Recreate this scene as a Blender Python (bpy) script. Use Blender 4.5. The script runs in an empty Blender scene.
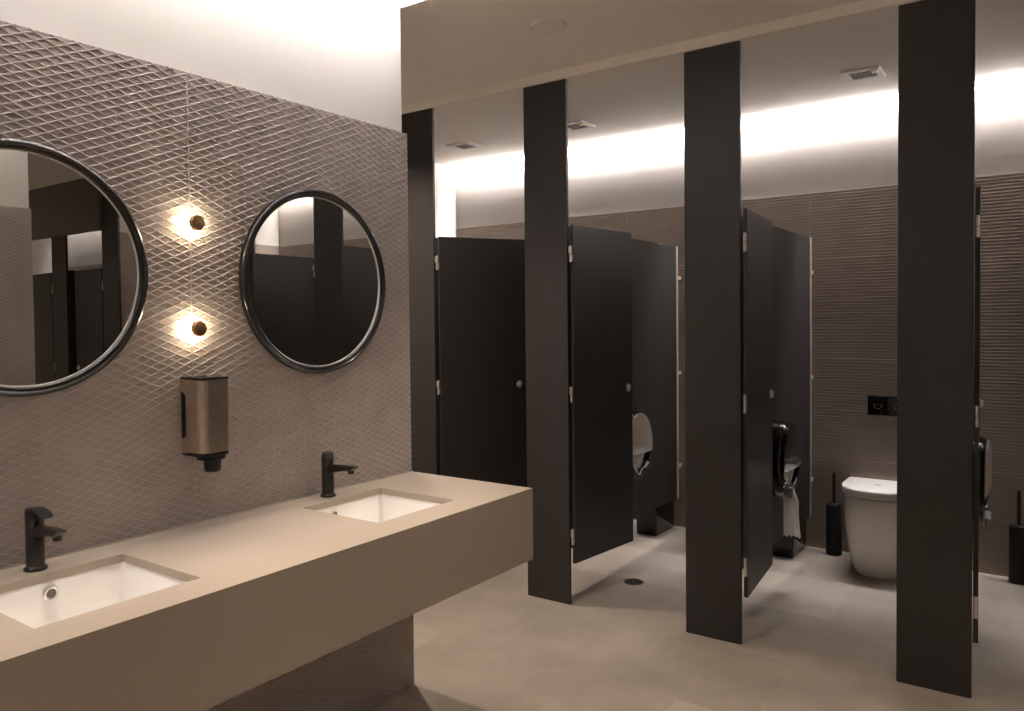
import bpy, bmesh, math, random
from mathutils import Vector, Matrix
random.seed(7)
PI = math.pi
SC = bpy.context.scene
COL = SC.collection

# ------------------------------------------------------------------ room measures (metres)
H = 1.5                        # eye height
XW, XR = -2.182, 1.172         # tiled faces of the two washbasin walls
YE = 2.368                     # both walls end here
YS = 3.486                     # front plane of the cubicle row
YB = 5.275                     # tiled back wall
HT, HB = 2.270, 2.312          # top of tile: side walls, back wall
ZC, ZS, ZU = 2.80, 2.845, 3.10  # corridor ceiling, cubicle ceiling, top of the light slots
HC, HA, XC = 0.886, 0.623, -1.583   # counter top, apron bottom, apron front
PITCH, PW = 0.914, 0.267       # cubicle spacing, pilaster width
X0, X1 = -4.30, 6.9            # ends of the cubicle row
YN = -0.80                     # wall behind the photographer
def P_left(k): return -0.5403 + (k - 3) * PITCH
def P_right(k): return P_left(k) + PW
def P_mid(k): return P_left(k) + PW / 2

# ------------------------------------------------------------------ materials
MATS = {}
def mat(name, col, rough=0.5, metal=0.0, spec=0.5, noise=0.0, nscale=20.0, bump=0.0, bscale=200.0, emis=None, estr=0.0, coat=0.0):
    m = bpy.data.materials.new(name); m.use_nodes = True
    nt = m.node_tree; b = nt.nodes['Principled BSDF']
    b.inputs['Base Color'].default_value = (*col, 1)
    b.inputs['Roughness'].default_value = rough
    b.inputs['Metallic'].default_value = metal
    b.inputs['Specular IOR Level'].default_value = spec
    b.inputs['Coat Weight'].default_value = coat
    tc = nt.nodes.new('ShaderNodeTexCoord')
    if noise > 0:
        n = nt.nodes.new('ShaderNodeTexNoise'); n.inputs['Scale'].default_value = nscale; n.inputs['Detail'].default_value = 5
        nt.links.new(tc.outputs['Object'], n.inputs['Vector'])
        r = nt.nodes.new('ShaderNodeValToRGB')
        r.color_ramp.elements[0].position = .3; r.color_ramp.elements[1].position = .7
        r.color_ramp.elements[0].color = (*[c * (1 - noise) for c in col], 1)
        r.color_ramp.elements[1].color = (*[min(1, c * (1 + noise)) for c in col], 1)
        nt.links.new(n.outputs['Fac'], r.inputs['Fac']); nt.links.new(r.outputs['Color'], b.inputs['Base Color'])
    if bump > 0:
        n2 = nt.nodes.new('ShaderNodeTexNoise'); n2.inputs['Scale'].default_value = bscale; n2.inputs['Detail'].default_value = 3
        nt.links.new(tc.outputs['Object'], n2.inputs['Vector'])
        bp = nt.nodes.new('ShaderNodeBump'); bp.inputs['Strength'].default_value = bump; bp.inputs['Distance'].default_value = .001
        nt.links.new(n2.outputs['Fac'], bp.inputs['Height']); nt.links.new(bp.outputs['Normal'], b.inputs['Normal'])
    if emis:
        b.inputs['Emission Color'].default_value = (*emis, 1); b.inputs['Emission Strength'].default_value = estr
    MATS[name] = m
    return m

plaster = mat('white_plaster', (.70, .665, .63), .75, spec=.25, noise=.02, nscale=3, bump=.08, bscale=120)
wall_paint = mat('grey_white_wall_paint', (.44, .41, .385), .75, spec=.25, noise=.02, nscale=3, bump=.08, bscale=120)
ceil_m = mat('ceiling_paint', (.86, .80, .74), .8, spec=.2, noise=.02, nscale=2)
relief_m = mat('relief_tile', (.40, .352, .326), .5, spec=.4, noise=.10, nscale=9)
ridge_highlight_m = mat('relief_tile_ridge_highlight', (.53, .475, .44), .45, spec=.4)  # paler ridge tops: light caught on the raised lines, put into the colour
grout = mat('tile_grout', (.52, .46, .41), .7)
rib_grout = mat('ribbed_tile_grout', (.50, .44, .39), .7)
rib_m = mat('ribbed_tile', (.26, .212, .178), .55, spec=.35, noise=.08, nscale=6)
lam = mat('charcoal_laminate', (.031, .0272, .026), .46, spec=.38, noise=.06, nscale=120, bump=.05, bscale=500)
lam_edge = mat('laminate_edge', (.012, .011, .0105), .5)
stone = mat('taupe_solid_surface', (.37, .310, .252), .42, spec=.4, noise=.03, nscale=160)
ceramic = mat('white_ceramic', (.88, .85, .81), .12, spec=.5, coat=.3)
seat_m = mat('white_seat_plastic', (.80, .77, .73), .25)
black_metal = mat('matt_black_metal', (.012, .010, .009), .32, metal=.0, spec=.5)
black_gloss = mat('gloss_black_plastic', (.005, .0045, .004), .16, spec=.4, coat=.2)
black_matt = mat('matt_black_plastic', (.010, .009, .009), .5, spec=.35)
frame_m = mat('black_lacquered_frame', (.009, .0075, .007), .3, spec=.5, coat=.15)
mirror_m = mat('mirror_silver', (.86, .85, .82), .0, metal=1.0)
steel = mat('brushed_steel', (.66, .57, .48), .3, metal=1.0, noise=.08, nscale=60)
chrome = mat('satin_chrome', (.75, .72, .68), .35, metal=1.0)
alu = mat('pale_aluminium', (.60, .56, .50), .45, metal=.55)
bronze = mat('bronze_cap', (.34, .20, .10), .35, metal=.85)
warm_glow = mat('lamp_diffuser', (.9, .8, .6), .4, emis=(1.0, .83, .58), estr=115)
paper = mat('toilet_paper', (.90, .87, .83), .9, spec=.1, bump=.3, bscale=300)
card = mat('pale_smoked_window', (.42, .36, .31), .22, spec=.5)  # one even pale tone for two dispenser fronts
smoke = mat('smoked_window', (.008, .0075, .007), .22, spec=.4, coat=.1)
vent_white = mat('vent_white_plastic', (.72, .68, .64), .5)
vent_dark = mat('vent_grille_dark', (.045, .036, .03), .6)
yellow = mat('yellow_tag', (.62, .46, .05), .5)
grey_mark = mat('grey_print', (.16, .145, .13), .5)
drain_m = mat('drain_metal', (.10, .09, .08), .35, metal=.8)
drain_hole = mat('drain_slot', (.012, .011, .010), .7)
lens_off = mat('downlight_lens', (.8, .78, .72), .4, emis=(1, .78, .5), estr=4)

def floor_material():
    m = bpy.data.materials.new('beige_stone_tile'); m.use_nodes = True
    nt = m.node_tree; N = nt.nodes; L = nt.links; b = N['Principled BSDF']
    tc = N.new('ShaderNodeTexCoord'); mp = N.new('ShaderNodeMapping')
    mp.inputs['Location'].default_value = (2.425, -2.845, 0)
    L.new(tc.outputs['Object'], mp.inputs['Vector'])
    br = N.new('ShaderNodeTexBrick'); br.offset = .5; br.offset_frequency = 2; br.squash = 1
    br.inputs['Scale'].default_value = 1; br.inputs['Brick Width'].default_value = .6; br.inputs['Row Height'].default_value = .595
    br.inputs['Mortar Size'].default_value = .0016; br.inputs['Mortar Smooth'].default_value = .2; br.inputs['Bias'].default_value = 0
    br.inputs['Color1'].default_value = (.345, .30, .25, 1); br.inputs['Color2'].default_value = (.45, .40, .34, 1)
    br.inputs['Mortar'].default_value = (.46, .40, .32, 1)
    L.new(mp.outputs['Vector'], br.inputs['Vector'])
    n = N.new('ShaderNodeTexNoise'); n.inputs['Scale'].default_value = 2.6; n.inputs['Detail'].default_value = 7; n.inputs['Roughness'].default_value = .6
    L.new(tc.outputs['Object'], n.inputs['Vector'])
    r = N.new('ShaderNodeValToRGB'); r.color_ramp.elements[0].position = .3; r.color_ramp.elements[1].position = .72
    r.color_ramp.elements[0].color = (.80, .78, .78, 1); r.color_ramp.elements[1].color = (1.12, 1.12, 1.10, 1)
    L.new(n.outputs['Fac'], r.inputs['Fac'])
    mx = N.new('ShaderNodeMix'); mx.data_type = 'RGBA'; mx.blend_type = 'MULTIPLY'; mx.inputs['Factor'].default_value = 1
    L.new(br.outputs['Color'], mx.inputs['A']); L.new(r.outputs['Color'], mx.inputs['B']); L.new(mx.outputs['Result'], b.inputs['Base Color'])
    b.inputs['Roughness'].default_value = .42; b.inputs['Specular IOR Level'].default_value = .4
    bp = N.new('ShaderNodeBump'); bp.inputs['Strength'].default_value = .4; bp.inputs['Distance'].default_value = .001; bp.invert = True
    L.new(br.outputs['Fac'], bp.inputs['Height']); L.new(bp.outputs['Normal'], b.inputs['Normal'])
    return m
floor_m = floor_material()

# ------------------------------------------------------------------ mesh building
class MB:
    def __init__(s): s.bm = bmesh.new()
    def _add(s, t, M=None):
        if M is not None: bmesh.ops.transform(t, matrix=M, verts=t.verts)
        me = bpy.data.meshes.new('tmp'); t.to_mesh(me); t.free(); s.bm.from_mesh(me); bpy.data.meshes.remove(me); return s
    def box(s, x0, x1, y0, y1, z0, z1, bev=0.0, seg=2, M=None):
        t = bmesh.new(); bmesh.ops.create_cube(t, size=1)
        bmesh.ops.scale(t, vec=(x1 - x0, y1 - y0, z1 - z0), verts=t.verts)
        bmesh.ops.translate(t, vec=((x0 + x1) / 2, (y0 + y1) / 2, (z0 + z1) / 2), verts=t.verts)
        if bev > 0: bmesh.ops.bevel(t, geom=t.edges[:], offset=bev, segments=seg, affect='EDGES', profile=.5)
        return s._add(t, M)
    def lathe(s, prof, seg=32, M=None, cap=True):
        """prof: list of (r, z) from bottom to top, turned about Z"""
        t = bmesh.new(); rings = []
        for r, z in prof:
            rings.append([t.verts.new((r * math.cos(2 * PI * i / seg), r * math.sin(2 * PI * i / seg), z)) for i in range(seg)])
        for a, b in zip(rings, rings[1:]):
            for i in range(seg): t.faces.new((a[i], a[(i + 1) % seg], b[(i + 1) % seg], b[i]))
        if cap: t.faces.new(rings[0][::-1]); t.faces.new(rings[-1])
        return s._add(t, M)
    def torus(s, prof, seg=96, M=None):
        """closed profile (r, z) swept about Z"""
        t = bmesh.new(); n = len(prof); R = []
        for i in range(seg):
            a = 2 * PI * i / seg
            R.append([t.verts.new((r * math.cos(a), r * math.sin(a), z)) for r, z in prof])
        for i in range(seg):
            A, B = R[i], R[(i + 1) % seg]
            for j in range(n): t.faces.new((A[j], B[j], B[(j + 1) % n], A[(j + 1) % n]))
        bmesh.ops.recalc_face_normals(t, faces=t.faces)
        return s._add(t, M)
    def loft(s, loops, M=None, cap0=True, cap1=True):
        t = bmesh.new(); R = [[t.verts.new(p) for p in l] for l in loops]; n = len(R[0])
        for a, b in zip(R, R[1:]):
            for i in range(n): t.faces.new((a[i], a[(i + 1) % n], b[(i + 1) % n], b[i]))
        if cap0: t.faces.new(R[0][::-1])
        if cap1: t.faces.new(R[-1])
        bmesh.ops.recalc_face_normals(t, faces=t.faces)
        return s._add(t, M)
    def prism(s, poly, z0, z1, bev=0.0, seg=2, M=None):
        t = bmesh.new(); a = [t.verts.new((x, y, z0)) for x, y in poly]; b = [t.verts.new((x, y, z1)) for x, y in poly]; n = len(poly)
        fb = t.faces.new(a[::-1]); ft = t.faces.new(b)
        for i in range(n): t.faces.new((a[i], a[(i + 1) % n], b[(i + 1) % n], b[i]))
        bmesh.ops.recalc_face_normals(t, faces=t.faces)
        if bev > 0:
            ed = list(set(ft.edges[:] + fb.edges[:]))
            bmesh.ops.bevel(t, geom=ed, offset=bev, segments=seg, affect='EDGES', profile=.5)
        bmesh.ops.triangulate(t, faces=[f for f in t.faces if len(f.verts) > 4])
        return s._add(t, M)
    def tube(s, pts, r, seg=16, M=None):
        rr = r if isinstance(r, (list, tuple)) else [r] * len(pts); pts = [Vector(p) for p in pts]; loops = []
        for i, p in enumerate(pts):
            d = (pts[min(i + 1, len(pts) - 1)] - pts[max(i - 1, 0)]).normalized()
            u = d.cross(Vector((0, 0, 1)))
            if u.length < 1e-4: u = Vector((1, 0, 0))
            u.normalize(); v = d.cross(u)
            loops.append([p + u * rr[i] * math.cos(2 * PI * k / seg) + v * rr[i] * math.sin(2 * PI * k / seg) for k in range(seg)])
        return s.loft(loops, M)
    def build(s, name, m, parent=None, ang=35, smooth=True):
        bmesh.ops.recalc_face_normals(s.bm, faces=s.bm.faces) if False else None
        if smooth:
            for f in s.bm.faces: f.smooth = True
            for e in s.bm.edges:
                if len(e.link_faces) == 2 and e.calc_face_angle(0) > math.radians(ang): e.smooth = False
        me = bpy.data.meshes.new(name); s.bm.to_mesh(me); s.bm.free()
        for mm in (m if isinstance(m, (list, tuple)) else [m]): me.materials.append(mm)
        o = bpy.data.objects.new(name, me); COL.objects.link(o)
        if parent: o.parent = parent
        return o

def T(x=0, y=0, z=0): return Matrix.Translation((x, y, z))
def RX(a): return Matrix.Rotation(a, 4, 'X')
def RY(a): return Matrix.Rotation(a, 4, 'Y')
def RZ(a): return Matrix.Rotation(a, 4, 'Z')
AX = Matrix(((0, 0, 1, 0), (1, 0, 0, 0), (0, 1, 0, 0), (0, 0, 0, 1)))   # turns local z to world x, local x to y, local y to z

def tag(o, label=None, cat=None, group=None, kind=None):
    if label: o['label'] = label
    if cat: o['category'] = cat
    if group: o['group'] = group
    if kind: o['kind'] = kind
    return o
def thing(name, label, cat, loc=(0, 0, 0), rz=0, group=None):
    o = bpy.data.objects.new(name, None); COL.objects.link(o)
    o.location = loc; o.rotation_euler = (0, 0, rz); o.empty_display_size = .05
    return tag(o, label, cat, group)
def dup(root, loc, rz=None, label=None, group=None):
    r = root.copy(); COL.objects.link(r); r.location = loc
    if rz is not None: r.rotation_euler = (0, 0, rz)
    if label: r['label'] = label
    if group: r['group'] = group
    for ch in list(root.children):
        c = ch.copy(); COL.objects.link(c); c.parent = r
        for g in list(ch.children):
            d = g.copy(); COL.objects.link(d); d.parent = c
    return r
def struct(name, b, m, smooth=False):
    o = b.build(name, m, smooth=smooth); o['kind'] = 'structure'; return o

# ------------------------------------------------------------------ the setting
struct('floor', MB().box(X0 - .1, X1 + .1, YN - .1, YB + .1, -.1, 0), floor_m)

def relief(y0, y1, z0, z1, yj, zj, cy=.0540, cz=.0244, h=.0015):
    """raised diamond lattice of a tiled wall: local x is outward, y along the wall"""
    t = bmesh.new(); cache = {}
    def V(x, y, z):
        k = (round(x, 5), round(y, 5), round(z, 5))
        if k not in cache: cache[k] = t.verts.new((x, y, z))
        return cache[k]
    i0, i1 = int((y0 - yj) / cy) - 1, int((y1 - yj) / cy) + 2
    j0, j1 = int((z0 - zj) / cz) - 1, int((z1 - zj) / cz) + 2
    a, b = cy / 2, cz / 2
    for j in range(2 * j0, 2 * j1 + 1):
        for i in range(i0, i1 + 1):
            c = yj + i * cy + (a if j % 2 else 0); z = zj + j * b
            o = [(c - a, z), (c, z - b), (c + a, z), (c, z + b)]
            tp = [(c + (p - c) * .905, z + (q - z) * .905) for p, q in o]
            inn = [(c + (p - c) * .79, z + (q - z) * .79) for p, q in o]
            O = [V(h, *p) for p in o]; TP = [V(h, *p) for p in tp]; I = [V(0, *p) for p in inn]
            for k in range(4):
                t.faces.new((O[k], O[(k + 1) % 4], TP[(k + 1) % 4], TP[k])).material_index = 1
                t.faces.new((TP[k], TP[(k + 1) % 4], I[(k + 1) % 4], I[k]))
            t.faces.new(I)
    for co, no in (((0, y0, 0), (0, -1, 0)), ((0, y1, 0), (0, 1, 0)), ((0, 0, z0), (0, 0, -1)), ((0, 0, z1), (0, 0, 1))):
        bmesh.ops.bisect_plane(t, geom=t.verts[:] + t.edges[:] + t.faces[:], dist=1e-6, plane_co=co, plane_no=no, clear_outer=True)
    bmesh.ops.recalc_face_normals(t, faces=t.faces)
    if sum(f.normal.x for f in t.faces) < 0: bmesh.ops.reverse_faces(t, faces=t.faces)
    return t
YJ, ZJ = 1.388, 1.571
b = MB(); b._add(relief(YN, YE, 0, HT, YJ, ZJ))
b.box(-.035, -.0002, YN, YE, 0, HT)                      # tile body
wl = b.build('wall_left', [relief_m, ridge_highlight_m], smooth=False); wl['kind'] = 'structure'; wl.location = (XW - .0015, 0, 0)
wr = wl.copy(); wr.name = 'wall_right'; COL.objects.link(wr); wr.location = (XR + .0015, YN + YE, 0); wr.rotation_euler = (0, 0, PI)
b = MB()
for k in (-2, -1, 0): b.box(XW - .002, XW + .0003, YJ + k * .98 - .0013, YJ + k * .98 + .0013, 0, HT)
for z in (ZJ, ZJ - .70): b.box(XW - .002, XW + .0003, YN, YE, z - .0012, z + .0012)
struct('trim_6', b, grout)                              # filled joints between the large tiles
XPL, XPR = XW - .030, XR + .030                         # plaster face, set back behind the tile
struct('wall_left.001', MB().box(X0 - .1, XPL - .0085, YN, YE, 0, HT).box(X0 - .1, XPL, YN, YE, HT, ZU), plaster)
struct('wall_right.001', MB().box(XPR + .0085, X1 + .1, YN, YE, 0, HT).box(XPR, X1 + .1, YN, YE, HT, ZU), plaster)
struct('wall_near', MB().box(X0 - .1, X1 + .1, YN - .1, YN, 0, ZU), plaster)

def ribbed(x0, x1, z0, z1):
    """fine wavy horizontal ribs of the cubicle back wall; local -y is outward"""
    t = bmesh.new(); nx = int((x1 - x0) / .035); pz = .0195; rows = []
    z = z0; prof = [(0, .0), (.35, .0020), (.62, .0021), (.80, .0002)]; zs = []
    k = 0
    while z0 + k * pz < z1:
        for f, d in prof: zs.append((z0 + (k + f) * pz, d, k))
        k += 1
    zs = [q for q in zs if q[0] < z1] + [(z1, 0, k)]
    for zz, d, kk in zs:
        row = []
        for i in range(nx + 1):
            x = x0 + (x1 - x0) * i / nx
            w = .0006 * math.sin(x * 21 + kk * .55) if z0 + .03 < zz < z1 - .03 else 0
            am = .82 + .18 * math.sin(x * 13 - kk * .9)
            row.append(t.verts.new((x, -d * am, zz + w)))
        rows.append(row)
    for a, c in zip(rows, rows[1:]):
        for i in range(nx): t.faces.new((a[i], a[i + 1], c[i + 1], c[i]))
    return t
b = MB(); b._add(ribbed(X0, 2.35, 0, HB))
b.box(X0, 2.35, .0005, .03, 0, HB)
ZJB = (.597, 1.243, 1.888)
wb = b.build('wall_back', rib_m, ang=60); wb['kind'] = 'structure'; wb.location = (0, YB, 0)
b = MB()
for z in ZJB: b.box(X0, 2.35, YB - .0012, YB + .001, z - .0022, z + .0022)
for k in range(-4, 5): b.box(-1.335 + k * .66 - .0013, -1.335 + k * .66 + .0013, YB - .0012, YB + .001, 0, HB)
struct('trim_7', b, rib_grout)
struct('wall_back.001', MB().box(X0 - .1, X1 + .1, YB + .031, YB + .13, 0, HB).box(X0 - .1, X1 + .1, YB + .012, YB + .13, HB, ZU), wall_paint)
struct('wall_back.002', MB().box(2.43, X1, YB, YB + .03, 0, HB), rib_m)
struct('trim_4', MB().box(X0, 2.35, YB - .0016, YB + .03, HB, HB + .004), alu)      # pale edge strip on the tile top
struct('wall_end_left', MB().box(X0 - .1, X0, YE, YB, 0, ZU), plaster)
struct('wall_end_right', MB().box(X1, X1 + .1, YE, YB, 0, ZU), plaster)
b = MB().box(2.35, 2.43, YS + .04, YB, 0, HB)
struct('wall_dividing', b, rib_m)
struct('wall_dividing.001', MB().box(2.356, 2.424, YS + .08, YB, HB, ZU), plaster)

# ceilings: a dropped panel with a light slot along each washbasin wall and along the back wall
SL = .175
XS0, XS1 = XPL + SL, XPR - SL
YSLOT = YE + .032
b = MB()
b.box(XS0, XS1, YN, YSLOT, ZC, ZC + .035)                # corridor between the two slots
b.box(X0, X1, YSLOT, YS - .02, ZC, ZC + .035)            # in front of the cubicles
struct('ceiling', b, ceil_m)
struct('ceiling.001', MB().box(X0, X1, YS - .02, 5.205, ZS, ZS + .025), ceil_m)   # over the cubicles
struct('ceiling.002', MB().box(X0 - .1, X1 + .1, YN - .1, YB + .13, ZU, ZU + .1), plaster)  # slab above
struct('trim_1', MB().box(X0, X1, YS - .018, YS + .05, 2.755, ZS, .002), ceil_m)          # bulkhead the pilasters run up to
struct('trim_2', MB().box(XPL, XS0, YSLOT, YSLOT + .01, ZC, ZU).box(XS1, XPR, YSLOT, YSLOT + .01, ZC, ZU), ceil_m)
struct('trim_3', MB().box(2.47, X1, YS - .03, YS + .02, 2.33, 2.80), mat('header_paint', (.13, .11, .095), .7))   # dark header over the far cubicles

# ------------------------------------------------------------------ vanity counter
t = thing('vanity_counter', 'long taupe wall-hung washbasin counter with deep apron, holding both basins', 'counter', (XW + .005, 1.39, HA))
def w2l(o, x, y, z): return x - o.location.x, y - o.location.y, z - o.location.z
CY0, CY1, CX0 = .412, YE, XW + .003
SINKS = [(-2.055, -1.700, .715, 1.090), (-2.060, -1.705, 1.698, 2.066)]
THK = .021
def plate_with_holes(x0, x1, y0, y1, z0, z1, holes):
    xs = sorted({x0, x1, *[h[0] for h in holes], *[h[1] for h in holes]}); ys = sorted({y0, y1, *[h[2] for h in holes], *[h[3] for h in holes]})
    tb = bmesh.new(); c = {}
    def V(x, y, z):
        k = (x, y, z)
        if k not in c: c[k] = tb.verts.new(k)
        return c[k]
    def solid(i, j):
        if i < 0 or j < 0 or i >= len(xs) - 1 or j >= len(ys) - 1: return False
        mx, my = (xs[i] + xs[i + 1]) / 2, (ys[j] + ys[j + 1]) / 2
        return not any(h[0] < mx < h[1] and h[2] < my < h[3] for h in holes)
    for i in range(len(xs) - 1):
        for j in range(len(ys) - 1):
            if not solid(i, j): continue
            a, e, f, g = xs[i], xs[i + 1], ys[j], ys[j + 1]
            tb.faces.new((V(a, f, z1), V(e, f, z1), V(e, g, z1), V(a, g, z1)))
            tb.faces.new((V(a, g, z0), V(e, g, z0), V(e, f, z0), V(a, f, z0)))
            if not solid(i - 1, j): tb.faces.new((V(a, f, z0), V(a, f, z1), V(a, g, z1), V(a, g, z0)))
            if not solid(i + 1, j): tb.faces.new((V(e, g, z0), V(e, g, z1), V(e, f, z1), V(e, f, z0)))
            if not solid(i, j - 1): tb.faces.new((V(e, f, z0), V(e, f, z1), V(a, f, z1), V(a, f, z0)))
            if not solid(i, j + 1): tb.faces.new((V(a, g, z0), V(a, g, z1), V(e, g, z1), V(e, g, z0)))
    return tb
Mloc = T(-t.location.x, -t.location.y, -t.location.z)
b = MB(); b._add(plate_with_holes(CX0, XC, CY0, CY1, HC - THK, HC, SINKS), Mloc)
b.build('counter_top', stone, t, smooth=False)
MB().box(XC - .020, XC, CY0, CY1, HA, HC - THK, M=Mloc).build('apron', stone, t, smooth=False)
MB().box(CX0, XC - .020, CY1 - .020, CY1, HA, HC - THK, M=Mloc).build('end_panel', stone, t, smooth=False)
MB().box(CX0, XC - .020, CY0, CY0 + .020, HA, HC - THK, M=Mloc).build('end_panel', stone, t, smooth=False)
MB().box(CX0, CX0 + .003, CY0, CY1, HC, HC + .004, M=Mloc).build('silicone_seam', alu, t, smooth=False)

def rrect(x0, x1, y0, y1, r, n=5):
    p = []
    for cx, cy, a0 in ((x1 - r, y1 - r, 0), (x0 + r, y1 - r, PI / 2), (x0 + r, y0 + r, PI), (x1 - r, y0 + r, 3 * PI / 2)):
        for i in range(n + 1):
            a = a0 + PI / 2 * i / n; p.append((cx + r * math.cos(a), cy + r * math.sin(a)))
    return p
for k, (x0, x1, y0, y1) in enumerate(SINKS):
    cx, cy = (x0 + x1) / 2, (y0 + y1) / 2
    zt = HC - THK - .0006
    s = thing('undermount_sink', ('white rectangular basin under the counter, the nearer one at the left edge of the photo',
                                  'white rectangular basin under the counter, the farther one near its right end')[k], 'sink', (cx, cy, zt - .16), group='basins in the counter')
    hx, hy = (x1 - x0) / 2, (y1 - y0) / 2
    def L(g, z, r): return [(x, y, z) for x, y in rrect(-hx - g, hx + g, -hy - g, hy + g, r)]
    D = .16
    loops = [L(.022, D, .02), L(.004, D, .012), L(.002, D - .004, .012), L(-.004, D - .09, .016), L(-.012, D - .125, .022), L(-.035, D - .140, .03), L(-hx * .75, D - .146, .03),
             ]
    outer = [L(.022, D, .02), L(.022, D - .012, .02), L(.012, D - .02, .02), L(.006, D - .1, .02), L(-.02, .002, .03)]
    bb = MB(); bb.loft(outer[::-1], cap0=True, cap1=False); bb.loft(loops, cap0=False, cap1=True)
    bo = bb.build('bowl', ceramic, s, ang=50)
    MO = T(-hx + .0035, (.002 if k == 0 else -.045), D - .030) @ AX
    MB().torus([(.0115, -.002), (.0175, -.002), (.0175, .0012), (.015, .0024), (.0115, .0012)], 32, MO).build('overflow_ring', chrome, s)
    MB().lathe([(.0115, -.001), (.0115, .0006)], 24, MO).build('overflow_hole', mat('overflow_dark.%d' % k, (.16, .13, .11), .6), s)
    MB().lathe([(.024, .0), (.024, .002), (.018, .004), (.0, .0042)], 24, T(0, 0, D - .146), cap=False).build('drain_plug', chrome, s)

def faucet(loc, lever_rot, label):
    f = thing('basin_faucet', label, 'faucet', loc, group='black basin taps'); f.scale = (.90, .86, .97)
    MB().lathe([(.031, 0), (.031, .004), (.029, .008), (.0255, .010), (.0245, .012)], 32).build('base_ring', black_metal, f)
    MB().lathe([(.0245, .010), (.0245, .112), (.0235, .1135), (.0235, .1145), (.0245, .116), (.0245, .150), (.0225, .156), (.010, .158)], 36).build('body', black_metal, f)
    # spout: flattened bar rising gently out of the body, slanted tip
    lp = []
    for x, zc, hw, hh in ((.012, .100, .019, .017), (.06, .108, .018, .013), (.11, .1135, .0175, .0105), (.135, .1135, .017, .0095), (.150, .117, .0165, .0065), (.158, .121, .015, .002)):
        lp.append([(x, hw * c, zc + hh * s2) for c, s2 in [(math.copysign(abs(math.cos(a)) ** .6, math.cos(a)), math.copysign(abs(math.sin(a)) ** .6, math.sin(a))) for a in [2 * PI * q / 20 for q in range(20)]]])
    MB().loft(lp).build('spout', black_metal, f, ang=45)
    MB().lathe([(.0105, .094), (.0125, .096), (.0125, .108)], 24, T(.132, 0, 0)).build('aerator', black_metal, f)
    lp = []
    for x, zc, hw, hh in ((-.022, .1545, .012, .0055), (-.012, .156, .021, .0065), (.012, .1575, .0225, .0065), (.035, .1575, .0205, .0055), (.060, .1525, .0195, .004), (.080, .1475, .0165, .003), (.084, .1465, .012, .002)):
        lp.append([(x, hw * c, zc + hh * s2) for c, s2 in [(math.copysign(abs(math.cos(a)) ** .55, math.cos(a)), math.copysign(abs(math.sin(a)) ** .55, math.sin(a))) for a in [2 * PI * q / 20 for q in range(20)]]])
    MB().loft(lp, RZ(lever_rot)).build('lever', black_metal, f, ang=45)
    return f
faucet((-2.112, .896, HC), 0, 'black single-lever basin tap with lever over its spout, beside the nearer basin')
faucet((-2.124, 1.868, HC), math.radians(-38), 'black single-lever basin tap with lever turned aside, beside the farther basin')

# ------------------------------------------------------------------ round mirrors
RM = .327
def mirror(y, z, label):
    m_ = thing('round_mirror', label, 'mirror', (XW, y, z), group='round mirrors over the basins')
    p = [(RM - .002, .002), (RM, .006), (RM, .022), (RM - .003, .027), (RM - .009, .029), (RM - .0125, .026), (RM - .0145, .0245),
         (RM - .018, .0255), (RM - .022, .024), (RM - .025, .020), (RM - .0255, .014), (RM - .0255, .002)]
    MB().torus(p, 128, AX).build('frame', frame_m, m_, ang=50)
    MB().torus([(RM - .0285, .012), (RM - .0254, .012), (RM - .0254, .0175), (RM - .0275, .0165)], 128, AX).build('inner_rim', alu, m_)
    MB().lathe([(RM - .0262, .006), (RM - .0262, .013)], 128, AX).build('glass', mirror_m, m_)
    return m_
mirror(.912, 1.647, 'round black-framed mirror cut by the left edge of the photo')
mirror(1.880, 1.648, 'round black-framed mirror near the end of the wall, whole in view')

# ------------------------------------------------------------------ wall lamps and soap dispenser
def wall_lamp(z, label):
    l = thing('wall_lamp', label, 'wall lamp', (XW, 1.386, z), group='small wall lamps between the mirrors')
    MB().lathe([(.013, .0), (.013, .006), (.008, .008), (.008, .034)], 24, AX).build('mount', bronze, l)
    MB().torus([(.0085, .007), (.0155, .007), (.0165, .010), (.0165, .019), (.0155, .022), (.0085, .022)], 32, AX).build('diffuser', warm_glow, l)
    MB().lathe([(.0215, .030), (.0232, .032), (.0232, .045), (.021, .0485), (.010, .050)], 32, AX).build('cap', bronze, l)
wall_lamp(1.809, 'small glowing bronze-capped wall lamp, the upper of the pair')
wall_lamp(1.488, 'small glowing bronze-capped wall lamp, the lower one just above the soap dispenser')

sd = thing('soap_dispenser', 'brushed steel soap dispenser with black nozzle on the tiled wall', 'soap dispenser', (XW, 1.397, 1.103))
def sd_outline(w0, w1, d0, d1, r):
    pts = [(d0, -w0), (d0, w0)]
    n = 7; o = [(d0, -w0)]
    for sgn in (-1, 1):
        arc = [(d1 - r + r * math.sin(a), sgn * (w1 - r + r * math.cos(a))) for a in [PI / 2 * q / n for q in range(n + 1)]]
        if sgn < 0: o += arc
        else: o += arc[::-1]
    o.append((d0, w0))
    return o
MB().prism(sd_outline(.053, .053, .027, .108, .028), .012, .230).build('steel_cover', steel, sd, ang=30)
MB().prism(sd_outline(.053, .052, .002, .0262, .004), .008, .232).build('back_shell', steel, sd, ang=30)
MB().prism(sd_outline(.0535, .0535, .002, .109, .028), .2325, .238, .0015).build('top_cap', black_gloss, sd, ang=30)
MB().prism(sd_outline(.051, .051, .002, .106, .028), .0, .0115, .003).build('bottom_cap', black_matt, sd, ang=30)
MB().prism([(.006, .05), (.0245, .06), (.0255, .08), (.0255, .165), (.0245, .185), (.006, .195)], -.0546, -.0528, M=Matrix(((1, 0, 0, 0), (0, 0, 1, 0), (0, 1, 0, 0), (0, 0, 0, 1)))).build('level_window', black_gloss, sd)
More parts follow.
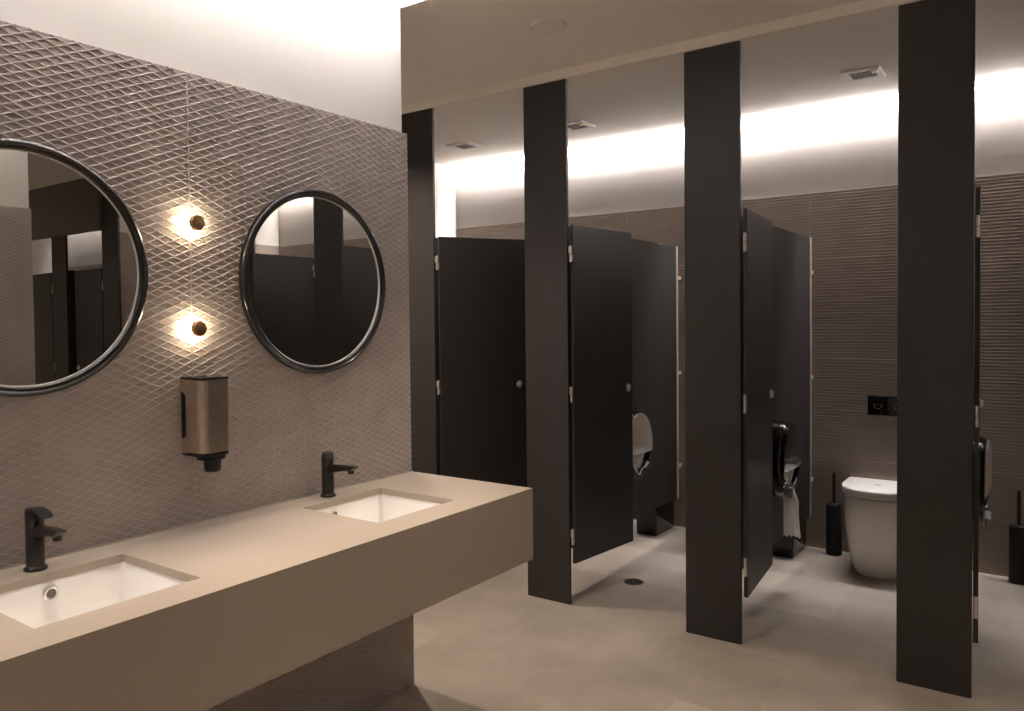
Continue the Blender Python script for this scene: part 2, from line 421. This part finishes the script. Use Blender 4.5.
MB().box(.045, .098, -.034, .034, -.014, .002, .005).lathe([(.019, -.049), (.0235, -.046), (.0255, -.012)], 28, T(.078, 0, 0)).build('nozzle', black_matt, sd)

# ------------------------------------------------------------------ cubicle fronts
PTH = .020
pil_label = {-1: 'charcoal full-height pilaster left of the vanity wall, hidden behind it',
             0: 'narrow strip of charcoal full-height pilaster showing right beside the patterned wall',
             1: 'charcoal full-height pilaster just right of the counter end',
             2: 'charcoal full-height pilaster with the open third door hinged on it',
             3: 'widest and nearest charcoal full-height pilaster, hiding half the toilet'}
pp = thing('cubicle_pilaster', pil_label[0], 'pilaster', (P_mid(0), YS, 0), group='pilasters of the cubicle row')
MB().box(-PW / 2, PW / 2, 0, PTH, .003, 2.755, .0015, 1).build('board', lam, pp)
MB().box(-PW / 2 - .0015, PW / 2 + .0015, -.0015, PTH + .0015, 0, .003).build('floor_seal', alu, pp)
for k in range(-1, 9):
    if k == 0: continue
    dup(pp, (P_mid(k), YS, 0), label=pil_label.get(k, 'charcoal full-height pilaster of the cubicles seen only in the mirrors'))

ZD0, ZD1, DW, DT = .220, 2.003, .566, .018
HZ = (1.850, 1.114, .363)
def make_door():
    d = thing('cubicle_door', 'x', 'cubicle door', (0, 0, 0), group='doors of the cubicle row')
    leaf = MB().box(.010, DW, -DT / 2, DT / 2, ZD0, ZD1, .0012, 1).build('leaf', lam, d)
    for hz in HZ:
        h = MB().lathe([(.0065, -.042), (.0075, -.041), (.0075, -.0015)], 14, T(.001, 0, hz)).lathe([(.0075, .0015), (.0075, .041), (.0065, .042)], 14, T(.001, 0, hz))
        h.box(.004, .0098, -.006, .006, hz - .037, hz - .0015).box(-.0138, -.004, -.0022, .0022, hz + .0015, hz + .037).build('hinge', chrome, d)
    k = MB().lathe([(.023, 0), (.023, .004), (.019, .0065), (.0, .007)], 28, T(DW - .045, -DT / 2, 1.115) @ RX(PI / 2), cap=False)
    k.box(DW - .049, DW - .041, -DT / 2 - .016, -DT / 2 - .006, 1.099, 1.131, .002).build('lock_knob', chrome, leaf)
    k2 = MB().lathe([(.023, 0), (.023, .004), (.019, .0065), (.0, .007)], 28, T(DW - .045, DT / 2, 1.115) @ RX(-PI / 2), cap=False)
    k2.box(DW - .052, DW - .038, DT / 2 + .005, DT / 2 + .022, 1.108, 1.122, .003).build('lock_knob', chrome, leaf)
    return d
door0 = make_door()
dl = [(0, 58, 'dark cubicle door half open behind the counter end, the leftmost of the doors'),
      (1, 83.5, 'dark open cubicle door in the second cubicle, hiding part of a paper dispenser with pale front'),
      (2, 95.5, 'dark open cubicle door in the third cubicle, left of the toilet'),
      (3, 94.3, 'dark open cubicle door seen edge-on at the right of the nearest pilaster'),
      (4, 90, None), (5, 88, None), (6, 4, None), (7, 4, None)]
for n, (k, ang, lab) in enumerate(dl):
    lab = lab or 'dark cubicle door of the cubicles seen only in the mirrors'
    loc = (P_right(k) + {2: .017, 3: .012}.get(k, .014), YS + .012, 0)
    if n == 0:
        door0.location = loc; door0.rotation_euler = (0, 0, math.radians(ang)); door0['label'] = lab
    else: dup(door0, loc, math.radians(ang), lab)

# partitions between the cubicles
ZP0, ZP1, YP1 = .226, 2.020, 5.205
def make_partition():
    p = thing('cubicle_partition', 'x', 'partition', (0, YS, 0), group='partitions between cubicles'); p['kind'] = 'thing'
    MB().box(-.009, .009, PTH + .001, YP1 - YS, ZP0, ZP1, .001, 1).build('panel', lam, p)
    ye = YP1 - YS
    MB().box(-.0125, -.0092, ye - .026, ye + .004, ZP0, ZP1 + .002).box(.0092, .0125, ye - .026, ye + .004, ZP0, ZP1 + .002).box(-.0091, .0091, ye + .0005, ye + .004, ZP0, ZP1 + .002).build('edge_channel', alu, p, smooth=False)
    for z in (.45, 1.12, 1.80): MB().box(-.008, .008, ye + .0045, YB - YS - .0025, z - .012, z + .012).build('wall_bracket', alu, p, smooth=False)
    return p
part0 = make_partition()
PX = lambda k: P_mid(k)
pl = {0: 'dark partition hidden behind the leftmost half-open door', 1: 'dark partition behind the second open door, carrying the dispenser with a pale front',
      2: 'dark partition behind the third open door, carrying the dispenser with hanging paper',
      3: 'dark partition behind the nearest pilaster, carrying the dispenser at the right edge'}
for n, k in enumerate((0, 1, 2, 3, 4, 5, 7)):
    lab = pl.get(k, 'dark partition of the cubicles seen only in the mirrors')
    if n == 0: part0.location.x = PX(k); part0['label'] = lab
    else: dup(part0, (PX(k), YS, 0), label=lab)

# ------------------------------------------------------------------ toilet paper dispensers and rolls
RD, DD = .182, .118
def arc(r, a0, a1, n): return [(r * math.cos(math.radians(a0 + (a1 - a0) * i / n)), r * math.sin(math.radians(a0 + (a1 - a0) * i / n))) for i in range(n + 1)]
AXS = AX @ Matrix.Diagonal((1, 1.16, 1, 1))
def dispenser(xf, y, z, cover_mat, label, part_label):
    d = thing('paper_dispenser', label, 'paper dispenser', (xf, y, z), group='toilet paper dispensers on the partitions')
    MB().lathe([(RD - .006, .0005), (RD, .004), (RD, .010), (RD - .004, .012)], 72, AXS).build('back_plate', black_gloss, d)
    # rim: a shell around the roll, open at the bottom where the paper comes out
    prof = [(RD - .012, .012), (RD, .012), (RD, DD - .022), (RD - .004, DD - .010), (RD - .012, DD - .002), (RD - .024, DD), (RD - .024, DD - .004), (RD - .014, DD - .008), (RD - .010, DD - .016)]
    tb = bmesh.new(); R = []
    n = 72; a0, a1 = -62, 242
    for i in range(n + 1):
        a = math.radians(a0 + (a1 - a0) * i / n)
        R.append([tb.verts.new((r * math.cos(a), r * math.sin(a), zz)) for r, zz in prof])
    m_ = len(prof)
    for i in range(n):
        for j in range(m_): tb.faces.new((R[i][j], R[i + 1][j], R[i + 1][(j + 1) % m_], R[i][(j + 1) % m_]))
    tb.faces.new(R[0]); tb.faces.new(R[-1][::-1]); bmesh.ops.recalc_face_normals(tb, faces=tb.faces)
    sh = MB(); sh._add(tb, AXS)
    sh.build('rim', black_gloss, d, ang=40)
    # front cover over the upper part, its lower edge scooped
    rc = RD - .006
    poly = arc(rc, -14, 194, 56); xl, yl = poly[-1]; xr, yr = poly[0]
    sc = []
    for i in range(1, 16):
        u = i / 16; sc.append((xl + (xr - xl) * u, yl + (yr - yl) * u - .004 * math.sin(PI * u)))
    c = MB().prism(poly + sc, DD - .0015, DD + .009, .006, seg=3, M=AXS).build('front_cover', cover_mat, d, ang=40)
    if part_label: c['label'] = part_label
    # lower lip with the tear edge
    low = arc(RD - .001, 216, 324, 30) + arc(RD - .058, 318, 222, 26)
    MB().prism(low, DD - .014, DD - .001, .003, M=AXS).build('lower_lip', black_gloss, d, ang=40)
    te = []
    for i in range(21): te.append((-.075 + .15 * i / 20, -.121 - (.004 if i % 2 else 0)))
    MB().prism(te + [(.075, -.129), (-.075, -.129)], DD - .020, DD - .0145, M=AXS).build('tear_edge', black_matt, d)
    return d
def roll(xf, y, z, r, label, kind):
    p = thing('toilet_paper_roll', label, 'toilet paper', (xf + .016, y, z), group='toilet paper rolls in the dispensers')
    MB().torus([(.030, 0), (r - .003, 0), (r, .003), (r, .083), (r - .003, .086), (.030, .086)], 64, AX).build('roll', paper, p, ang=50)
    tb = bmesh.new()
    if kind == 'hang':
        nz, ny, w, z1_, z0_ = 26, 14, .092, -r + .004, -.405
        def pos(u, v):
            zz = z1_ + (z0_ - z1_) * u; k_ = min(1, u * 3)
            sag = -.012 * math.sin(u * PI * .8)
            xx = .050 + .042 * k_ + (v - .5) * w * (1 - .10 * math.sin(PI * u)) + .012 * u + sag * .5
            yy = .030 - .01 * k_ + .008 * k_ * math.sin(v * 7 + u * 4) + .004 * k_ * math.sin(v * 17 - u * 3)
            if u > .99: zz += .006 * math.sin(v * 26)
            return xx, yy, zz
    else:
        nz, ny, w = 20, 12, .10
        a_lo, a_hi = (222, 322) if kind == 'bunch' else (248, 292)
        def pos(u, v):
            a = math.radians(a_lo + (a_hi - a_lo) * u); rr = r + .004 + .018 * abs(math.sin(u * 5)) * v + .006 * math.sin(u * 9 + v * 5)
            xx = .018 + v * .098 + .006 * math.sin(u * 7)
            return xx, rr * math.cos(a) * .95, max(-RD + .03 - (z - .745) * 0, rr * math.sin(a)) - .010 * math.sin(PI * u) + .003 * math.sin(v * 12)
    g0 = [[tb.verts.new(pos(i / nz, j / ny)) for j in range(ny + 1)] for i in range(nz + 1)]
    for i in range(nz):
        for j in range(ny): tb.faces.new((g0[i][j], g0[i][j + 1], g0[i + 1][j + 1], g0[i + 1][j]))
    bmesh.ops.solidify(tb, geom=tb.faces[:], thickness=.0012)
    sh = MB(); sh._add(tb); sh.build('loose_sheet', paper, p, ang=60)
    return p
DY, DZ = 4.335, .728
fx = lambda k: PX(k) + .0098
dispenser(fx(1), DY, DZ, card, 'round black dispenser with a pale front, partly behind the second open door', 'pale smoked window')
dispenser(fx(2), DY, DZ, smoke, 'round glossy black dispenser with paper strip hanging out, behind the third open door', 'dark glossy window')
dispenser(fx(3), DY - .02, DZ - .015, card, 'black dispenser seen edge-on at the right edge, beside the nearest pilaster', 'pale smoked window')
roll(fx(1), DY, DZ - .02, .118, 'pale paper bunched in the mouth of the dispenser behind the second door', 'bunch')
roll(fx(2), DY, DZ - .02, .118, 'white paper roll with long strip hanging below the dark dispenser', 'hang')
roll(fx(3), DY - .02, DZ - .035, .118, 'white paper scrap peeking below the edge-on dispenser at the right', 'scrap')

# ------------------------------------------------------------------ toilet, flush plate, brushes, bins
TX = -.862
def dshape(w, yf, yb, z, n=28, r=.0):
    """D outline: straight back, curved front; y negative is forward"""
    p = [(w, yb, z)]
    ym = yb + (yf - yb) * .42
    p.append((w, (yb + ym) / 2, z))
    for i in range(n + 1):
        a = PI * i / n
        c, s2 = math.cos(a), math.sin(a)
        p.append((w * math.copysign(abs(c) ** .82, c), ym + (yf - ym) * abs(s2) ** .92, z))
    p.append((-w, (yb + ym) / 2, z)); p.append((-w, yb, z))
    return p
YT = YB - .006
tl = thing('toilet', 'white back-to-wall toilet with closed lid, half hidden by the nearest pilaster', 'toilet', (TX, YT, 0))
secs = [(.150, -.435, .0), (.156, -.440, .012), (.168, -.455, .06), (.183, -.480, .14), (.193, -.502, .22), (.199, -.520, .30), (.201, -.531, .37), (.201, -.535, .455), (.198, -.531, .466)]
MB().loft([dshape(w, yf, 0, z) for w, yf, z in secs]).build('pan', ceramic, tl, ang=50)
MB().loft([dshape(w, yf, -.165, z) for w, yf, z in ((.180, -.508, .4662), (.184, -.514, .468), (.184, -.514, .476), (.182, -.512, .4775))]).build('seat', seat_m, tl, ang=50)
MB().loft([dshape(w, yf, -.160, z) for w, yf, z in ((.195, -.533, .4785), (.199, -.538, .4815), (.199, -.538, .508), (.197, -.535, .516), (.189, -.525, .521))]).build('lid', seat_m, tl, ang=50)
MB().box(-.14, .14, -.158, -.100, .4665, .500, .006).build('hinge_bar', seat_m, tl)
MB().box(-.022, .014, -.345, -.325, .5208, .5216).build('lid_mark', grey_mark, tl)

fp = thing('flush_plate', 'black dual-button flush plate on the wall above the toilet', 'flush plate', (TX, YB - .0045, .953))
MB().box(-.122, .122, -.010, 0, -.060, .060, .003).build('plate', black_gloss, fp)
AYm = Matrix(((1, 0, 0, 0), (0, 0, -1, -.010), (0, 1, 0, 0), (0, 0, 0, 1)))
def ring(poly_o, poly_i, M):
    bb = bmesh.new(); n = len(poly_o)
    A = [bb.verts.new((x, y, 0)) for x, y in poly_o]; B = [bb.verts.new((x, y, 0)) for x, y in poly_i]; A2 = [bb.verts.new((x, y, .002)) for x, y in poly_o]; B2 = [bb.verts.new((x, y, .002)) for x, y in poly_i]
    for i in range(n):
        j = (i + 1) % n
        bb.faces.new((A2[i], A2[j], B2[j], B2[i])); bb.faces.new((A[i], A[j], A2[j], A2[i])); bb.faces.new((B[j], B[i], B2[i], B2[j]))
    o = MB(); o._add(bb, M); return o
def halfround(s):   # small half-moon of the part-flush button
    return [(-.062 + s * x, -.002 + s * y) for x, y in [(-1, .45)] + [(math.cos(a), .45 - 1.2 * abs(math.sin(a))) for a in [PI + PI * q / 16 for q in range(1, 16)]] + [(1, .45)]]
ring(halfround(.026), halfround(.022), AYm).build('half_button', grey_mark, fp)
ring([(.055 + .026 * math.cos(a), .026 * math.sin(a)) for a in [2 * PI * q / 32 for q in range(32)]], [(.055 + .022 * math.cos(a), .022 * math.sin(a)) for a in [2 * PI * q / 32 for q in range(32)]], AYm).build('full_button', grey_mark, fp)

for k, lab in ((1, 'behind the pilaster right of the second open door'), (3, 'just outside the right edge of the photo')):
    x = TX + (k - 2) * PITCH + (.09 if k == 3 else 0)
    dup(tl, (x, YT, 0), label='white back-to-wall toilet out of sight ' + lab)
    dup(fp, (x, YB - .0045, .953), label='black flush plate out of sight ' + lab)

def brush(x, label, cy):
    o = thing('toilet_brush', label, 'toilet brush', (x, cy, 0), group='toilet brush holders on the floor')
    MB().lathe([(.044, 0), (.0475, .003), (.0475, .318), (.0455, .322), (.040, .322), (.040, .30)], 36, cap=False).lathe([(.0, .001), (.0475, .003)], 36, cap=False).build('holder', black_matt, o)
    MB().lathe([(.0395, .305), (.0395, .320), (.034, .326), (.012, .330), (.011, .334)], 36).build('lid', black_matt, o)
    MB().lathe([(.0105, .328), (.0105, .512), (.0085, .520), (.003, .523)], 20).build('handle', black_metal, o)
brush(-1.166, 'black toilet brush holder standing left of the toilet', 5.190)
brush(-.180, 'black toilet brush holder standing at the right edge of the photo', 5.190)

def bin_(x, label):
    o = thing('waste_bin', label, 'bin', (x, 5.095, 0), group='black bins under the partitions')
    MB().loft([[(p[0], p[1], z) for p in rrect(-w, w, -l, l, .016)] for w, l, z in ((.072, .156, 0), (.076, .160, .006), (.079, .164, .42), (.077, .162, .424))]).build('body', black_gloss, o, ang=40)
    MB().loft([[(p[0], p[1], z) for p in rrect(-w, w, -l, l, .016)] for w, l, z in ((.081, .166, .425), (.082, .167, .43), (.082, .167, .452), (.078, .163, .462), (.06, .145, .466))]).build('lid', black_gloss, o, ang=40)
bin_(-2.352, 'black bin under the partition behind the second open door')
bin_(-1.428, 'black bin under the partition below the hanging paper strip')

# ------------------------------------------------------------------ floor drain, ceiling fittings
fd = thing('floor_drain', 'round metal floor drain in the floor of the second cubicle', 'floor drain', (-1.986, 4.006, 0))
MB().lathe([(.056, .0), (.056, .002), (.052, .0035), (.0, .0036)], 48, cap=False).build('cover', drain_m, fd)
for r_ in (.018, .030, .042):
    MB().torus([(r_ - .0025, .0032), (r_ + .0025, .0032), (r_ + .0025, .0042), (r_ - .0025, .0042)], 40).build('slot', drain_hole, fd)

def vent(x, y, label, tagged):
    o = thing('ceiling_vent', label, 'ceiling vent', (x, y, ZS), group='vents in the cubicle ceilings')
    hw = .100
    prof = lambda a, z: [(px_, py_, z) for px_, py_ in ((a, a), (-a, a), (-a, -a), (a, -a))]
    MB().loft([prof(hw, 0), prof(hw, -.006), prof(hw - .006, -.010), prof(.066, -.010), prof(.064, -.002)], cap0=False, cap1=False).build('frame', vent_white, o, smooth=False)
    MB().box(-.0645, .0645, -.0645, .0645, -.003, -.001).build('backing', vent_dark, o)
    for i in range(9):
        q = -.056 + i * .014
        MB().box(q - .004, q + .004, -.064, .064, -.0085, -.0035).build('slat', vent_dark, o)
    if tagged: MB().box(.050, .082, -.062, -.020, -.016, -.0102, .002).build('sticker', yellow if tagged == 1 else vent_white, o)
vent(-3.715, 4.673, 'square white ceiling vent over the leftmost cubicle, upper left of the row', 0)
vent(-2.730, 4.66, 'square ceiling vent with yellow tag, beside the second pilaster top', 1)
vent(-.895, 4.645, 'square white ceiling vent over the toilet, left of the nearest pilaster', 2)

cd = thing('ceiling_disc', 'round flat painted cover disc on the corridor ceiling', 'ceiling disc', (-1.845, 2.920, ZC))
MB().lathe([(.070, -.001), (.070, -.010), (.050, -.013), (.0, -.0132)], 48, cap=False).build('cover', ceil_m, cd)
MB().torus([(.0705, 0), (.079, 0), (.079, -.006), (.076, -.011), (.0705, -.009)], 64).build('rim', vent_white, cd)

# ------------------------------------------------------------------ light: LED tape in the three slots, warm downlights over the corridor, plus added fill lamps
COVE = (1.0, .95, .93)
def led(name, label, p0, p1, strength):
    m = mat(name + '_glow', (.9, .9, .88), .4, emis=COVE, estr=strength)
    o = thing(name, label, 'light', p0, 0, 'light tubes in the ceiling slots')
    d = Vector(p1) - Vector(p0)
    MB().tube([(0, 0, 0), d], .007, 12).build('tube', m, o)
    n = int(d.length / .9) + 1
    for i in range(n + 1):
        q = d * (.02 + .96 * i / n)
        e = 5.286 - p0[1] if d.x > d.y else ((XPL if p0[0] < 0 else XPR) - p0[0])
        b = MB()
        if d.x > d.y: b.box(q.x - .004, q.x + .004, .0072, e, q.z - .004, q.z + .004)
        else: b.box(min(0, e) if e < 0 else .0072, -.0072 if e < 0 else e, q.y - .004, q.y + .004, q.z - .004, q.z + .004)
        b.build('bracket', alu, o)
ZL, ZLB = 2.895, 2.895
led('led_tube', 'light tube hidden in the ceiling slot above the cubicle back wall', (X0 + .03, 5.225, ZLB), (2.33, 5.225, ZLB), 290)
led('led_tube', 'added light tube where the cubicle ceiling meets the back wall, brightening the ceiling', (X0 + .03, 5.235, 2.812), (2.33, 5.235, 2.812), 50)  # extra tube added below the slot to brighten the cubicle ceiling
led('led_tube', 'light tube hidden in the ceiling slot above the far cubicles', (2.45, 5.225, ZLB), (X1 - .03, 5.225, ZLB), 80)
led('led_tube', 'light tube hidden in the ceiling slot above the wall with both mirrors', (XPL + .155, YN + .02, ZL), (XPL + .155, YE - .01, ZL), 165)
led('led_tube', 'light tube hidden in the ceiling slot above the wall facing the mirrors', (XPR - .155, YN + .02, ZL), (XPR - .155, YE - .01, ZL), 60)
def lens(name, x0, x1, power):  # unseen area light without a fitting, added to brighten the cubicle floors
    l = bpy.data.lights.new(name, 'AREA'); l.shape = 'RECTANGLE'; l.size = x1 - x0; l.size_y = .012; l.energy = power; l.color = (1.0, .95, .97); l.spread = math.radians(46)
    o = bpy.data.objects.new(name, l); COL.objects.link(o); o.location = ((x0 + x1) / 2, 5.222, 2.882); o.rotation_euler = (math.radians(-13), 0, 0)
lens('slot_floor_fill', X0 + .05, 2.30, 12)
WARM = (1.0, .85, .71)
def downlight_and_fill(x, y, power, ang=95, blend=.7, tilt=(0, 0, 0)):
    l = bpy.data.lights.new('downlight_and_fill_lamp', 'SPOT'); l.energy = power; l.color = WARM; l.spot_size = math.radians(ang); l.spot_blend = blend; l.shadow_soft_size = .035
    o = bpy.data.objects.new('downlight_and_fill_lamp', l); COL.objects.link(o); o.location = (x, y, ZC - .012); o.rotation_euler = tilt
for x, y, p, a in ((-1.40, 2.40, 85, 70), (-1.47, 1.62, 110, 44), (-1.47, .85, 110, 44), (.14, 2.40, 60, 66), (.14, 1.0, 30, 60), (.15, -.1, 70, 56), (.15, .8, 50, 50), (4.2, 2.7, 110, 100), (-3.2, 3.0, 130, 110)):  # the pair beside the camera and the far-right spot are added, unseen fill
    downlight_and_fill(x, y, p, a, 1)

w = bpy.data.worlds.new('World'); SC.world = w; w.use_nodes = True
w.node_tree.nodes['Background'].inputs['Color'].default_value = (.02, .018, .016, 1)
w.node_tree.nodes['Background'].inputs['Strength'].default_value = .2

# small fittings belong to the part that carries them
CARRIER = {'half_button': 'plate', 'full_button': 'plate', 'lid_mark': 'lid', 'aerator': 'spout', 'slot': 'cover', 'sticker': 'frame', 'slat': 'frame', 'backing': 'frame', 'inner_rim': 'frame', 'level_window': 'back_shell', 'overflow_ring': 'bowl', 'overflow_hole': 'bowl', 'tear_edge': 'lower_lip'}
for o in list(COL.objects):
    c = CARRIER.get(o.name.split('.')[0])
    if c and o.parent:
        for q in o.parent.children:
            if q.name.split('.')[0] == c: o.parent = q; break

# ------------------------------------------------------------------ camera
yaw, pit, rol, f, cy = .6141, -.027, -.010, 777.3, 342.53
fw = Vector((-math.sin(yaw), math.cos(yaw), 0)); rt = Vector((math.cos(yaw), math.sin(yaw), 0)); up = Vector((0, 0, 1))
f2 = fw * math.cos(pit) + up * math.sin(pit); u2 = up * math.cos(pit) - fw * math.sin(pit)
r3 = rt * math.cos(rol) + u2 * math.sin(rol); u3 = u2 * math.cos(rol) - rt * math.sin(rol)
cam = bpy.data.cameras.new('camera'); co = bpy.data.objects.new('camera', cam); COL.objects.link(co)
Mx = Matrix((r3, u3, -f2)).transposed().to_4x4(); Mx.translation = (0, 0, H); co.matrix_world = Mx
cam.sensor_fit = 'HORIZONTAL'; cam.sensor_width = 36; cam.lens = f * 36 / 1024; cam.shift_y = (cy - 355.5) / 1024; cam.clip_start = .02
SC.camera = co

SC.view_settings.view_transform = 'Standard'; SC.view_settings.look = 'None'; SC.view_settings.gamma = 1; SC.view_settings.use_curve_mapping = False
SC.view_settings.exposure = 0.45
SC.cycles.use_denoising = True
SC.cycles.diffuse_bounces = 6
SC.cycles.sample_clamp_indirect = 8
